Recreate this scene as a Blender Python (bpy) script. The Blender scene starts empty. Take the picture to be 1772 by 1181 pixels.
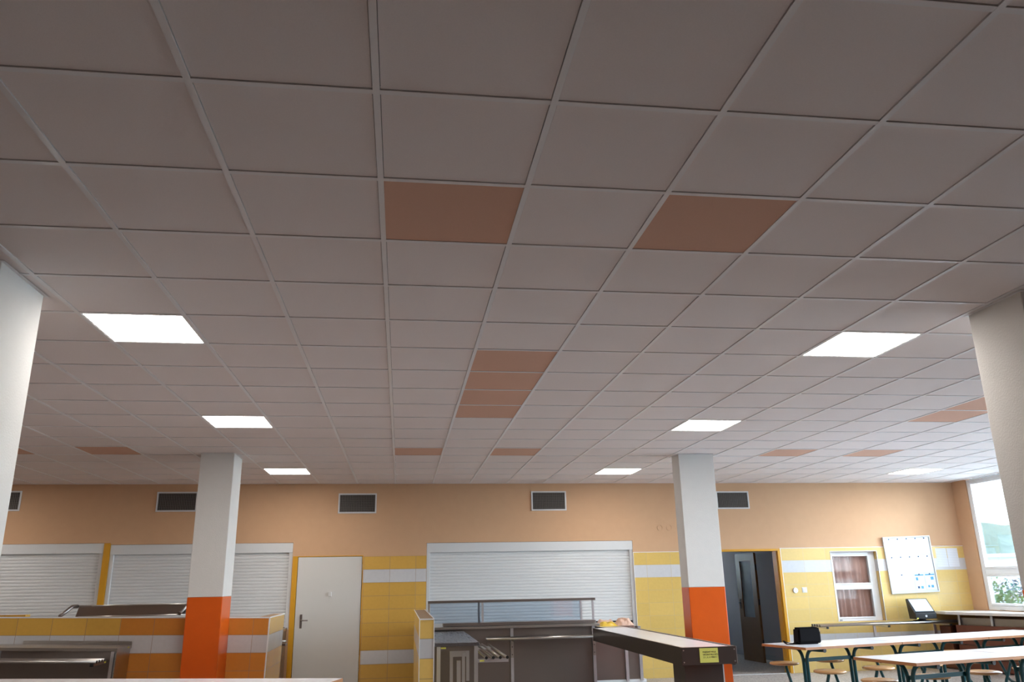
import bpy, bmesh, math, random
from mathutils import Vector, Matrix
random.seed(7)
C = bpy.context.scene.collection
PI = math.pi
H = 3.037          # underside of the suspended ceiling
W = 10.735         # face of the serving wall
XR = 10.95         # face of the window wall
XL = -9.6; YF = -6.6; YB = 17.0

# ------------------------------------------------------------------ camera
yaw, pit, rol = 0.138925538, 0.295989050, -0.0188681961
Rv = Vector((math.cos(yaw), -math.sin(yaw), 0)); Fv = Vector((math.sin(yaw), math.cos(yaw), 0)); Zv = Vector((0, 0, 1))
fw = Fv*math.cos(pit) + Zv*math.sin(pit); up = -Fv*math.sin(pit) + Zv*math.cos(pit)
r2 = Rv*math.cos(rol) + up*math.sin(rol); u2 = -Rv*math.sin(rol) + up*math.cos(rol)
cd = bpy.data.cameras.new('camera'); cam = bpy.data.objects.new('camera', cd); C.objects.link(cam)
M = Matrix((r2, u2, -fw)).transposed().to_4x4(); M.translation = Vector((1.31449, -2.31844, 1.4643)); cam.matrix_world = M
cd.sensor_fit = 'HORIZONTAL'; cd.sensor_width = 36; cd.lens = 36*1375.838/1772; cd.clip_start = .05; cd.clip_end = 1000
bpy.context.scene.camera = cam
vs = bpy.context.scene.view_settings
vs.view_transform = 'Standard'; vs.look = 'None'; vs.gamma = 1; vs.exposure = 2.1
try: vs.use_curve_mapping = False
except Exception: pass

# ------------------------------------------------------------------ overcast sky
world = bpy.data.worlds.new('world'); bpy.context.scene.world = world; world.use_nodes = True
wn = world.node_tree.nodes; wl = world.node_tree.links
bg = wn['Background']; tc = wn.new('ShaderNodeTexCoord'); sp = wn.new('ShaderNodeSeparateXYZ'); cr = wn.new('ShaderNodeValToRGB')
wl.new(tc.outputs['Generated'], sp.inputs[0]); wl.new(sp.outputs['Z'], cr.inputs[0]); wl.new(cr.outputs[0], bg.inputs[0])
cr.color_ramp.elements[0].position = 0.0; cr.color_ramp.elements[0].color = (.74, .87, 1.0, 1)
cr.color_ramp.elements[1].position = 0.7; cr.color_ramp.elements[1].color = (.56, .77, 1.0, 1)
SKY = 9.3
bg.inputs[1].default_value = SKY
LAMP = 7.0          # ceiling panels

# ------------------------------------------------------------------ window openings in the right wall
WINS = [(7.86, 10.38), (4.90, 7.42), (1.94, 4.46)]
WZ0, WZ1 = 0.90, 3.0
def portal(n, y0, y1):
    l = bpy.data.lights.new(n, 'AREA'); l.shape = 'RECTANGLE'; l.size = WZ1-WZ0; l.size_y = y1-y0
    l.cycles.is_portal = True
    o = bpy.data.objects.new(n, l); C.objects.link(o)
    o.location = (XR+.13, (y0+y1)/2, (WZ0+WZ1)/2); o.rotation_euler = (0, PI/2, 0)
for y0, y1 in WINS: portal('window_daylight', y0, y1)

# ------------------------------------------------------------------ materials
def mat(name, col, rough=.5, metal=0., noise=0., nscale=30., bump=0., bscale=200., spec=None, coat=0.):
    m = bpy.data.materials.new(name); m.use_nodes = True; nt = m.node_tree; b = nt.nodes['Principled BSDF']
    b.inputs['Base Color'].default_value = (*col, 1); b.inputs['Roughness'].default_value = rough; b.inputs['Metallic'].default_value = metal
    if spec is not None: b.inputs['Specular IOR Level'].default_value = spec
    if coat: b.inputs['Coat Weight'].default_value = coat; b.inputs['Coat Roughness'].default_value = .08
    t = nt.nodes.new('ShaderNodeTexCoord')
    if noise:
        n = nt.nodes.new('ShaderNodeTexNoise'); n.inputs['Scale'].default_value = nscale; n.inputs['Detail'].default_value = 4
        nt.links.new(t.outputs['Object'], n.inputs['Vector'])
        r = nt.nodes.new('ShaderNodeMapRange'); r.inputs['To Min'].default_value = 1-noise; r.inputs['To Max'].default_value = 1+noise
        nt.links.new(n.outputs['Fac'], r.inputs['Value'])
        x = nt.nodes.new('ShaderNodeVectorMath'); x.operation = 'SCALE'; x.inputs[0].default_value = col
        nt.links.new(r.outputs[0], x.inputs['Scale']); nt.links.new(x.outputs[0], b.inputs['Base Color'])
    if bump:
        n = nt.nodes.new('ShaderNodeTexNoise'); n.inputs['Scale'].default_value = bscale; n.inputs['Detail'].default_value = 3
        nt.links.new(t.outputs['Object'], n.inputs['Vector'])
        bp = nt.nodes.new('ShaderNodeBump'); bp.inputs['Strength'].default_value = bump; bp.inputs['Distance'].default_value = .004
        nt.links.new(n.outputs['Fac'], bp.inputs['Height']); nt.links.new(bp.outputs[0], b.inputs['Normal'])
    return m

def steel(name, col=(.50, .48, .46), rough=.28, axis=0):
    m = mat(name, col, rough, 1.0); nt = m.node_tree; b = nt.nodes['Principled BSDF']
    t = nt.nodes.new('ShaderNodeTexCoord'); mp = nt.nodes.new('ShaderNodeMapping')
    s = [260, 260, 260]; s[axis] = 2.0; mp.inputs['Scale'].default_value = s
    n = nt.nodes.new('ShaderNodeTexNoise'); n.inputs['Scale'].default_value = 1; n.inputs['Detail'].default_value = 3
    nt.links.new(t.outputs['Object'], mp.inputs[0]); nt.links.new(mp.outputs[0], n.inputs['Vector'])
    r = nt.nodes.new('ShaderNodeMapRange'); r.inputs['To Min'].default_value = rough-.07; r.inputs['To Max'].default_value = rough+.12
    nt.links.new(n.outputs['Fac'], r.inputs['Value']); nt.links.new(r.outputs[0], b.inputs['Roughness'])
    return m

def emis(name, col, s):
    m = bpy.data.materials.new(name); m.use_nodes = True; nt = m.node_tree; b = nt.nodes['Principled BSDF']
    b.inputs['Base Color'].default_value = (.8, .8, .8, 1); b.inputs['Emission Color'].default_value = (*col, 1); b.inputs['Emission Strength'].default_value = s
    return m

def glass(name, tint=(1, 1, 1), refl=.08, rough=.0):
    m = bpy.data.materials.new(name); m.use_nodes = True; nt = m.node_tree
    for n in list(nt.nodes):
        if n.type != 'OUTPUT_MATERIAL': nt.nodes.remove(n)
    out = nt.nodes['Material Output']
    a = nt.nodes.new('ShaderNodeBsdfTransparent'); a.inputs[0].default_value = (*tint, 1)
    g = nt.nodes.new('ShaderNodeBsdfGlossy'); g.inputs['Roughness'].default_value = rough
    fr = nt.nodes.new('ShaderNodeFresnel'); fr.inputs[0].default_value = 1.45
    ad = nt.nodes.new('ShaderNodeMath'); ad.operation = 'MULTIPLY_ADD'; ad.inputs[1].default_value = .9; ad.inputs[2].default_value = refl; ad.use_clamp = True
    mx = nt.nodes.new('ShaderNodeMixShader')
    nt.links.new(fr.outputs[0], ad.inputs[0]); nt.links.new(ad.outputs[0], mx.inputs[0]); nt.links.new(a.outputs[0], mx.inputs[1]); nt.links.new(g.outputs[0], mx.inputs[2]); nt.links.new(mx.outputs[0], out.inputs[0])
    return m

def tilemat(name, u0, tw, top, p, yel=(.64, .38, .085), whiteish=(.60, .60, .62), orange=None, ox=(0, 0), grout=(.30, .20, .12)):
    """glazed 20 x 40 cm wall tiles: rows counted down from `top`, rows 1 and 7 are white"""
    m = bpy.data.materials.new(name); m.use_nodes = True; nt = m.node_tree; b = nt.nodes['Principled BSDF']; L = nt.links
    def N(op, a=None, bb=None, cc=None, clamp=False):
        n = nt.nodes.new('ShaderNodeMath'); n.operation = op; n.use_clamp = clamp
        for i, v in enumerate((a, bb, cc)):
            if v is None: continue
            if isinstance(v, (int, float)): n.inputs[i].default_value = v
            else: L.new(v, n.inputs[i])
        return n.outputs[0]
    t = nt.nodes.new('ShaderNodeTexCoord'); s = nt.nodes.new('ShaderNodeSeparateXYZ'); L.new(t.outputs['Object'], s.inputs[0])
    s2 = nt.nodes.new('ShaderNodeSeparateXYZ'); L.new(t.outputs['Normal'], s2.inputs[0])
    side = N('GREATER_THAN', N('ABSOLUTE', s2.outputs['X']), .5)
    u = N('ADD', N('MULTIPLY', s.outputs['X'], N('SUBTRACT', 1., side)), N('MULTIPLY', s.outputs['Y'], side))
    uu = N('DIVIDE', N('SUBTRACT', u, u0), tw); vv = N('DIVIDE', N('SUBTRACT', top-.0001, s.outputs['Z']), p)
    fu = N('FRACT', uu); fv = N('FRACT', vv); iv = N('FLOOR', vv); iu = N('FLOOR', uu)
    du = N('MULTIPLY', N('MINIMUM', fu, N('SUBTRACT', 1., fu)), tw); dv = N('MULTIPLY', N('MINIMUM', fv, N('SUBTRACT', 1., fv)), p)
    gr = N('LESS_THAN', N('MINIMUM', du, dv), .0022)
    w = N('ADD', N('COMPARE', iv, 1., .1), N('COMPARE', iv, 7., .1), clamp=True)
    def mix(f, a, c):
        n = nt.nodes.new('ShaderNodeMix'); n.data_type = 'RGBA'
        if isinstance(f, (int, float)): n.inputs[0].default_value = f
        else: L.new(f, n.inputs[0])
        for k, v in ((6, a), (7, c)):
            if isinstance(v, tuple): n.inputs[k].default_value = (*v, 1)
            else: L.new(v, n.inputs[k])
        return n.outputs[2]
    wn_ = nt.nodes.new('ShaderNodeTexWhiteNoise'); wn_.noise_dimensions = '2D'; cv = nt.nodes.new('ShaderNodeCombineXYZ'); L.new(iu, cv.inputs[0]); L.new(iv, cv.inputs[1]); L.new(cv.outputs[0], wn_.inputs['Vector'])
    ns = nt.nodes.new('ShaderNodeTexNoise'); ns.inputs['Scale'].default_value = 25; L.new(t.outputs['Object'], ns.inputs['Vector'])
    k = N('ADD', N('MULTIPLY', wn_.outputs['Value'], .07), N('MULTIPLY_ADD', ns.outputs['Fac'], .10, .91))
    base = yel
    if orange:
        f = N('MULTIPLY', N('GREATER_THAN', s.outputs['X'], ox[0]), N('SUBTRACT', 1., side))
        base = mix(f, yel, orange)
    c = mix(w, base, whiteish)
    vm = nt.nodes.new('ShaderNodeVectorMath'); vm.operation = 'SCALE'; L.new(c, vm.inputs[0]); L.new(k, vm.inputs['Scale'])
    c = mix(gr, vm.outputs[0], grout); L.new(c, b.inputs['Base Color'])
    b.inputs['Roughness'].default_value = .22; L.new(N('MULTIPLY_ADD', gr, .6, .2), b.inputs['Roughness'])
    bp = nt.nodes.new('ShaderNodeBump'); bp.inputs['Strength'].default_value = .5; bp.inputs['Distance'].default_value = .002; L.new(N('SUBTRACT', 1., gr), bp.inputs['Height']); L.new(bp.outputs[0], b.inputs['Normal'])
    return m

M_panel = mat('ceiling_panel_white', (.77, .70, .69), .95, noise=.05, nscale=160, bump=.15, bscale=400, spec=.1)
M_brown = mat('ceiling_panel_brown', (.64, .395, .30), .9, noise=.05, nscale=160, spec=.1)
M_tbar = mat('grid_bar_white', (.75, .72, .73), .3)
M_slab = mat('dark_void', (.03, .025, .022), 1)
M_peach = mat('peach_paint', (.57, .35, .205), .85, noise=.04, nscale=8, bump=.12, bscale=120)
M_white = mat('white_plaster', (.68, .66, .64), .8, noise=.03, nscale=12, bump=.35, bscale=90)
M_orange = mat('orange_gloss_paint', (.66, .10, .007), .28, noise=.06, nscale=9, bump=.2, bscale=70)
M_alu = mat('white_aluminium', (.62, .63, .64), .42, metal=0., noise=.02)
M_white_pl = mat('white_plastic', (.78, .79, .80), .35)
M_door = mat('door_white', (.60, .585, .56), .5, noise=.02, nscale=6)
M_yframe = mat('yellow_ochre_paint', (.60, .29, .012), .4, noise=.05, nscale=10)
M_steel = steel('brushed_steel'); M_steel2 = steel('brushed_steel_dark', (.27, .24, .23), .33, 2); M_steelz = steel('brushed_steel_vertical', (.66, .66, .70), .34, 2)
M_belt = mat('conveyor_belt_white', (.74, .73, .76), .25, noise=.05, nscale=8)
M_black = mat('black_plastic', (.012, .012, .014), .35)
M_fabric = mat('black_nylon', (.004, .003, .004), .8, bump=.3, bscale=300, spec=.12)
M_ylabel = mat('yellow_label', (.75, .72, .10), .6)
M_ysign = mat('pale_yellow_paper', (.72, .70, .15), .7)
M_ink = mat('black_ink', (.03, .03, .02), .6)
M_laminate = mat('white_laminate', (.85, .86, .91), .22, noise=.03, nscale=5)
M_edge = mat('brown_wood_edge', (.36, .15, .055), .4, noise=.15, nscale=20)
M_teal = mat('teal_enamel', (.002, .070, .085), .3)
M_seat = mat('varnished_beech', (.50, .27, .11), .25, noise=.12, nscale=14)
M_cwood = mat('brown_laminate_board', (.12, .035, .020), .35, noise=.12, nscale=9)
M_sill = mat('sill_laminate', (.62, .60, .58), .3)
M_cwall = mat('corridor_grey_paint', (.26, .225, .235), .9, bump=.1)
M_dwood = mat('brown_door_wood', (.16, .075, .02), .45, noise=.15, nscale=12)
M_frost = mat('frosted_glass', (.30, .38, .44), .25, noise=.15, nscale=6)
M_curtain = mat('dusty_pink_curtain', (.92, .64, .56), .9, noise=.05, nscale=40)
M_paper = mat('white_paper', (.78, .80, .83), .8)
M_blue = mat('blue_print', (.10, .36, .60), .7)
M_dblue = mat('navy_print', (.03, .08, .20), .6)
M_screen = mat('screen_glass', (.55, .60, .62), .12)
M_grill = mat('vent_grey', (.50, .48, .45), .5)
M_dark = mat('vent_dark', (.02, .018, .016), .9)
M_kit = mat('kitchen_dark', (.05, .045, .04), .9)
M_out = mat("outdoor_paving", (.30, .295, .28), .95, noise=.2, nscale=.3)
M_leaf = mat('leaf_green', (.055, .12, .045), .8, noise=.5, nscale=.9)
M_leaf2 = mat('leaf_purple', (.075, .06, .075), .8, noise=.5, nscale=.9)
M_hill = mat('forest_hill', (.12, .145, .11), .95, noise=.75, nscale=1.1)
M_bldg = mat('pale_render', (.60, .62, .62), .9)
M_bark = mat('bark', (.08, .05, .035), .9)
M_glass = glass('window_glass', (.97, .99, .98), .02)
M_guard = glass('sneeze_guard_glass', (.80, .86, .92), .05)
M_led = emis('led_panel', (1.0, .94, .87), LAMP)
M_bagy = mat('yellow_plastic_bag', (.62, .40, .02), .4, noise=.1)
M_bagp = mat('pale_pink_cloth', (.55, .36, .28), .8, noise=.08)
def floormat():
    m = mat('terrazzo', (.30, .26, .23), .42); nt = m.node_tree; b = nt.nodes['Principled BSDF']
    t = nt.nodes.new('ShaderNodeTexCoord'); v = nt.nodes.new('ShaderNodeTexVoronoi'); v.inputs['Scale'].default_value = 70
    nt.links.new(t.outputs['Object'], v.inputs['Vector']); r = nt.nodes.new('ShaderNodeValToRGB')
    s = nt.nodes.new('ShaderNodeSeparateColor'); nt.links.new(v.outputs['Color'], s.inputs[0]); nt.links.new(s.outputs[0], r.inputs[0])
    e = r.color_ramp.elements; e[0].color = (.17, .145, .13, 1); e[1].color = (.50, .44, .40, 1); e[1].position = .8
    nt.links.new(r.outputs[0], b.inputs['Base Color']); return m
M_floor = floormat()
M_tl = tilemat('glazed_tiles_left', .744, .402, 1.907, .1966)
M_tm = tilemat('glazed_tiles_middle', 5.285, .405, 1.909, .1965, yel=(.67, .46, .14), grout=(.50, .38, .20))
M_tr = tilemat('glazed_tiles_right', 7.615, .39, 1.941, .194, yel=(.70, .50, .18), grout=(.58, .46, .28))
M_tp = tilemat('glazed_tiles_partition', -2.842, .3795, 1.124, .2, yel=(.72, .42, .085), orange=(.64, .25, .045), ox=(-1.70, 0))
M_tp2 = tilemat('glazed_tiles_short_wall', 1.51-.2, .62, 1.139, .184, yel=(.80, .54, .16))

# ------------------------------------------------------------------ helpers
def bm_(): return bmesh.new()
def box(bm, x0, x1, y0, y1, z0, z1, mi=0):
    v = [bm.verts.new(p) for p in ((x0, y0, z0), (x1, y0, z0), (x1, y1, z0), (x0, y1, z0), (x0, y0, z1), (x1, y0, z1), (x1, y1, z1), (x0, y1, z1))]
    for f in ((0, 3, 2, 1), (4, 5, 6, 7), (0, 1, 5, 4), (1, 2, 6, 5), (2, 3, 7, 6), (3, 0, 4, 7)):
        fc = bm.faces.new([v[i] for i in f]); fc.material_index = mi
    return v
def prism(bm, pts, z0, z1, mi=0):
    a = [bm.verts.new((x, y, z0)) for x, y in pts]; b = [bm.verts.new((x, y, z1)) for x, y in pts]; n = len(pts)
    f = [bm.faces.new(a[::-1]), bm.faces.new(b)] + [bm.faces.new((a[i], a[(i+1) % n], b[(i+1) % n], b[i])) for i in range(n)]
    for q in f: q.material_index = mi
def tube(bm, pts, r, n=10, cap=True, mi=0):
    pts = [Vector(p) for p in pts]; rings = []; prev = None
    for i, p in enumerate(pts):
        d = (pts[min(i+1, len(pts)-1)] - pts[max(i-1, 0)]).normalized()
        if prev is None:
            a = Vector((0, 0, 1)) if abs(d.z) < .9 else Vector((1, 0, 0)); s = d.cross(a).normalized()
        else: s = (prev - d*prev.dot(d)).normalized()
        t = d.cross(s); prev = s
        rings.append([bm.verts.new(p + (s*math.cos(2*PI*k/n) + t*math.sin(2*PI*k/n))*r) for k in range(n)])
    for a, b in zip(rings, rings[1:]):
        for k in range(n):
            f = bm.faces.new((a[k], a[(k+1) % n], b[(k+1) % n], b[k])); f.smooth = True; f.material_index = mi
    if cap:
        for q in (rings[0][::-1], rings[-1]):
            f = bm.faces.new(q); f.material_index = mi
def disc(bm, c, prof, n=32, mi=0):
    rings = []
    for r, z in prof: rings.append([bm.verts.new((c[0]+r*math.cos(2*PI*k/n), c[1]+r*math.sin(2*PI*k/n), c[2]+z)) for k in range(n)])
    for a, b in zip(rings, rings[1:]):
        for k in range(n):
            f = bm.faces.new((a[k], a[(k+1) % n], b[(k+1) % n], b[k])); f.smooth = True; f.material_index = mi
    bm.faces.new(rings[0][::-1]); bm.faces.new(rings[-1])
def obj(name, bm, m, parent=None, bevel=0, loc=None):
    bmesh.ops.recalc_face_normals(bm, faces=bm.faces)
    me = bpy.data.meshes.new(name); bm.to_mesh(me); bm.free()
    for x in (m if isinstance(m, (list, tuple)) else [m]): me.materials.append(x)
    o = bpy.data.objects.new(name, me); C.objects.link(o)
    if parent: o.parent = parent
    if loc: o.location = loc
    if bevel:
        b = o.modifiers.new('bevel', 'BEVEL'); b.width = bevel; b.segments = 2; b.limit_method = 'ANGLE'
    return o
def tag(o, label, cat, group=None):
    o['label'] = label; o['category'] = cat
    if group: o['group'] = group
    return o
def thing(name, label, cat, loc=(0, 0, 0), rz=0, group=None):
    o = bpy.data.objects.new(name, None); C.objects.link(o); o.location = loc; o.rotation_euler = (0, 0, rz); o.empty_display_size = .1
    return tag(o, label, cat, group)
def bx(name, m, parent, *dims, bevel=0):
    bm = bm_(); box(bm, *dims); return obj(name, bm, m, parent, bevel)
def struct(name, bm, m, parent=None, bevel=0):
    o = obj(name, bm, m, parent, bevel)
    if parent is None: o['kind'] = 'structure'
    return o
def copy_tree(o, parent=None):
    c = o.copy(); C.objects.link(c)
    if parent is not None: c.parent = parent
    for ch in [q for q in bpy.data.objects if q.parent == o]: copy_tree(ch, c)
    return c
def rect_holes(bm, x0, x1, z0, z1, holes, ya, yb, axis='x'):
    """wall slab x0..x1, z0..z1 with rectangular holes (hx0,hx1,hz0,hz1), thickness ya..yb"""
    xs = sorted({x0, x1} | {min(max(v, x0), x1) for h in holes for v in h[:2]})
    for a, b in zip(xs, xs[1:]):
        if b-a < 1e-6: continue
        hs = sorted([(max(h[2], z0), min(h[3], z1)) for h in holes if h[0] < (a+b)/2 < h[1]])
        z = z0
        for h0, h1 in hs + [(z1, z1)]:
            if h0-z > 1e-6:
                if axis == 'x': box(bm, a, b, ya, yb, z, h0)
                else: box(bm, ya, yb, a, b, z, h0)
            z = max(z, h1)

# ------------------------------------------------------------------ shell
bm = bm_(); box(bm, XL-.2, XR+.3, YF-.2, YB, -.2, 0); struct('floor', bm, M_floor)
# suspended ceiling: lay-in panels between recessed bars
bm = bm_(); T = .6; g = .0140
brown = {(2, 1), (4, 1), (3, 5), (3, 6), (3, 7), (3, 8), (2, 12), (4, 12), (10, 12), (12, 12), (-4, 12), (-6, 12), (11, 5), (11, 6), (11, 7), (11, 8)}
lamps = {(i, r) for i in (-1, 7) for r in (4, 9, 15)} | {(15, 15), (15, 9), (15, 4), (-9, 4), (-9, 9), (-9, 15), (3, -2)}
lamps.discard((3, -2))
COLS = [(-1.10, -.71, 7.65, 8.15), (4.855, 5.325, 7.61, 7.88), (-1.10, -.675, 1.63, 2.12), (4.84, 5.28, 1.575, 2.02)]
cols_, rows_ = range(-16, 19), range(-11, 18)
def hits(x0, x1, y0, y1): return [c for c in COLS if c[0] < x1 and c[1] > x0 and c[2] < y1 and c[3] > y0]
def cell(i, r): return max(i*T+g, XL), min((i+1)*T-g, XR), max(r*T+g, YF), min((r+1)*T-g, W)
for i in cols_:
    for r in rows_:
        if (i, r) in brown or (i, r) in lamps: continue
        x0, x1, y0, y1 = cell(i, r)
        if x1 <= x0 or y1 <= y0: continue
        pcs = [(x0, x1, y0, y1)]
        for c in hits(x0, x1, y0, y1):
            nxt = []
            for (a, b, d, e) in pcs:
                if not (c[0] < b and c[1] > a and c[2] < e and c[3] > d): nxt.append((a, b, d, e)); continue
                if c[0] > a: nxt.append((a, c[0], d, e))
                if c[1] < b: nxt.append((c[1], b, d, e))
                a2, b2 = max(a, c[0]), min(b, c[1])
                if c[2] > d: nxt.append((a2, b2, d, c[2]))
                if c[3] < e: nxt.append((a2, b2, c[3], e))
            pcs = nxt
        for q in pcs: box(bm, *q, H, H+.012)
ceil = struct('ceiling', bm, M_panel)
bm = bm_()
def barcut(bm, axis, a, b, p0, p1):
    """a bar of width 24 mm centred between a..b running p0..p1, interrupted by columns"""
    segs = [(p0, p1)]
    for c in COLS:
        lo, hi, s, e = (c[0], c[1], c[2], c[3]) if axis == 'y' else (c[2], c[3], c[0], c[1])
        if lo < b and hi > a:
            segs = [q for (u, v) in segs for q in ((u, min(v, s)), (max(u, e), v)) if q[1]-q[0] > .001]
    for u, v in segs:
        if axis == 'y': box(bm, a, b, u, v, H-.005, H+.011)
        else: box(bm, u, v, a, b, H-.0045, H+.011)
for i in cols_:
    if XL < i*T < XR: barcut(bm, 'y', i*T-.0119, i*T+.0119, YF, W)
for r in rows_:
    if YF < r*T < W:
        for i in cols_:
            a, b = max(i*T+.0119, XL), min((i+1)*T-.0119, XR)
            if b > a: barcut(bm, 'x', r*T-.0119, r*T+.0119, a, b)
box(bm, XL, XR, W-.02, W, H-.004, H+.011)
for c in COLS:      # thin angle trim round each column head
    for q in ((c[0]-.02, c[1]+.02, c[2]-.02, c[2]), (c[0]-.02, c[1]+.02, c[3], c[3]+.02), (c[0]-.02, c[0], c[2], c[3]), (c[1], c[1]+.02, c[2], c[3])): box(bm, *q, H-.006, H-.0052)
obj('ceiling_grid', bm, M_tbar, ceil)['label'] = 'white metal grid bars between the ceiling panels'
bm = bm_(); box(bm, XL-.2, XR+.3, YF-.2, YB, H+.02, H+.25); obj('ceiling_slab', bm, M_slab, ceil)
for (i, r) in sorted(brown):
    x0, x1, y0, y1 = cell(i, r)
    if x1 > x0: bx('brown_panel', M_brown, ceil, x0-.002, x1+.002, y0-.002, y1+.002, H-.001, H+.012)['label'] = 'brown ceiling panel'
LN = {(-1, 4): 'lit square ceiling panel light nearest the left foreground column', (-1, 9): 'lit ceiling panel light on the left, in front of the left rear column',
      (-1, 15): 'small lit ceiling panel light near the wall, right of the left rear column', (7, 4): 'large lit ceiling panel light nearest the right foreground column',
      (7, 9): 'lit ceiling panel light just before the right rear column', (7, 15): 'small lit ceiling panel light near the wall, left of the right rear column',
      (15, 15): 'lit ceiling panel light farthest right, near the window corner'}
for (i, r) in sorted(lamps):
    t = thing('ceiling_panel_light', LN.get((i, r), 'lit square ceiling panel light out of the picture, %s of the hall, %s' % ('left side' if i < 0 else 'window side', {4: 'near', 9: 'middle', 15: 'far'}[r])), 'ceiling light', ((i+.5)*T, (r+.5)*T, H), 0, 'square ceiling panel lights')
    a = T/2-.0125; bm = bm_()
    for q in ((-a, a, -a, -a+.008), (-a, a, a-.008, a), (-a, -a+.008, -a+.008, a-.008), (a-.008, a, -a+.008, a-.008)): box(bm, *q, -.003, .012)
    obj('frame', bm, M_white_pl, t); bx('diffuser', M_led, t, -a+.008, a-.008, -a+.008, a-.008, 0, .008)

# serving wall with openings
SH = [(-5.2, -3.025, .86, 2.155), (-3.025, -.345, .86, 2.13), (1.715, 5.07, .70, 2.103)]
D1 = (-.335, .735, 0, 1.925); D2 = (6.50, 7.60, 0, 1.94); HA = (8.495, 9.33, .76, 1.878)
bm = bm_(); rect_holes(bm, XL, XR, 0, H+.02, SH+[D2, HA, D1], W, W+.2); struct('wall_back', bm, M_peach)
wt = bm_(); rect_holes(wt, .735, 1.712, 0, 1.907, [], W-.008, W+.001); struct('wall_back', wt, M_tl)
wt = bm_(); rect_holes(wt, 5.073, 6.50, 0, 1.909, [], W-.008, W+.001); struct('wall_back', wt, M_tm)
wt = bm_(); rect_holes(wt, 7.612, XR, 0, 1.941, [HA], W-.008, W+.001)
box(wt, HA[1]-.004, HA[1]+.001, W, W+.07, HA[2], HA[3]); struct('wall_back', wt, M_tr)
# white edging strips of the tiling
bm = bm_()
for q in ((5.073, 6.50, 1.909, 1.917), (7.612, XR, 1.941, 1.949), (7.604, 7.612, 0, 1.949), (5.066, 5.073, 0, 1.917), (HA[0]-.008, HA[1]+.008, HA[3], HA[3]+.008), (HA[0]-.008, HA[0], HA[2], HA[3]), (HA[1], HA[1]+.008, HA[2], HA[3])):
    box(bm, q[0], q[1], W-.012, W-.001, q[2], q[3])
struct('trim_1', bm, M_white_pl)
# other walls
bm = bm_(); box(bm, XL-.2, XL, YF, W+.2, 0, H+.02); struct('wall_left', bm, M_peach)
bm = bm_(); box(bm, XL-.2, XR+.3, YF-.2, YF, 0, H+.02); struct('wall_front', bm, M_peach)
bm = bm_(); rect_holes(bm, YF, W+.2, 0, H+.02, [(a, b, WZ0, H+.02) for a, b in WINS], XR, XR+.10, 'y'); struct('wall_right', bm, M_peach)
# rooms behind the serving wall
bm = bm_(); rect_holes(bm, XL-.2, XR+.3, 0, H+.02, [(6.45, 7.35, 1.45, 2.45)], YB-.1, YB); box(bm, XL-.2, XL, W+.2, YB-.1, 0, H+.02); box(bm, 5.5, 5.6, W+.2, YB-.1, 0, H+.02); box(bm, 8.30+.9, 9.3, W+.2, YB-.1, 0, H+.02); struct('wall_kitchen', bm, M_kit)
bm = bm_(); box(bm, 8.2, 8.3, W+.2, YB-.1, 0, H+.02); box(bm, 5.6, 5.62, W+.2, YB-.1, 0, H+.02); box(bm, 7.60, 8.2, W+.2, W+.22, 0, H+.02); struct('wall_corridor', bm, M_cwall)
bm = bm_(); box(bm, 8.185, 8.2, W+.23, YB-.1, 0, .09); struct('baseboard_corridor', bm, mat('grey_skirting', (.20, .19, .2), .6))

bm = bm_(); rect_holes(bm, 6.45, 7.35, 1.45, 2.45, [(6.5, 7.3, 1.5, 2.4)], YB-.08, YB-.02); w = struct('window_7', bm, M_white_pl); bx('pane', M_glass, w, 6.5, 7.3, YB-.052, YB-.048, 1.5, 2.4)  # unseen window added at the corridor end so daylight brightens the corridor
# door_1: white service door in yellow frame
bm = bm_()
for q in ((-.335, -.262, 0, 1.925), (.722, .735, 0, 1.925), (-.262, .722, 1.912, 1.925)): box(bm, q[0], q[1], W-.012, W+.12, q[2], q[3])
d1 = struct('door_1', bm, M_yframe, bevel=.003)
lf = bx('door_leaf', M_door, d1, -.255, .716, W-.004, W+.036, .01, 1.908, bevel=.002)
bm = bm_(); box(bm, -.182, -.148, W-.012, W-.0045, .87, 1.07); tube(bm, [(-.165, W-.01, .985), (-.165, W-.055, .985), (-.06, W-.055, .985)], .009); obj('door_handle', bm, M_steel2, lf, .002)
bm = bm_(); box(bm, .225, .27, W-.03, W-.0045, 1.325, 1.385); box(bm, .262, .275, W-.045, W-.02, 1.322, 1.388); obj('coat_hook', bm, M_white_pl, lf, .003)
for z in (.25, .95, 1.70): bx('hinge', M_steel, d1, .712, .724, W-.024, W-.012, z, z+.09)
# door_2: orange frame of the open corridor doorway
bm = bm_()
for q in ((7.555, 7.603, 0, 1.94), (6.50, 6.55, 0, 1.94), (6.55, 7.555, 1.905, 1.94)): box(bm, q[0], q[1], W-.014, W+.20, q[2], q[3])
box(bm, 7.548, 7.556, W+.03, W+.05, 0, 1.905); struct('door_2', bm, M_yframe, bevel=.003)
bm = bm_(); box(bm, 6.52, 7.58, W-.01, W+.05, 0, .006); struct('trim_2', bm, M_alu)
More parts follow.
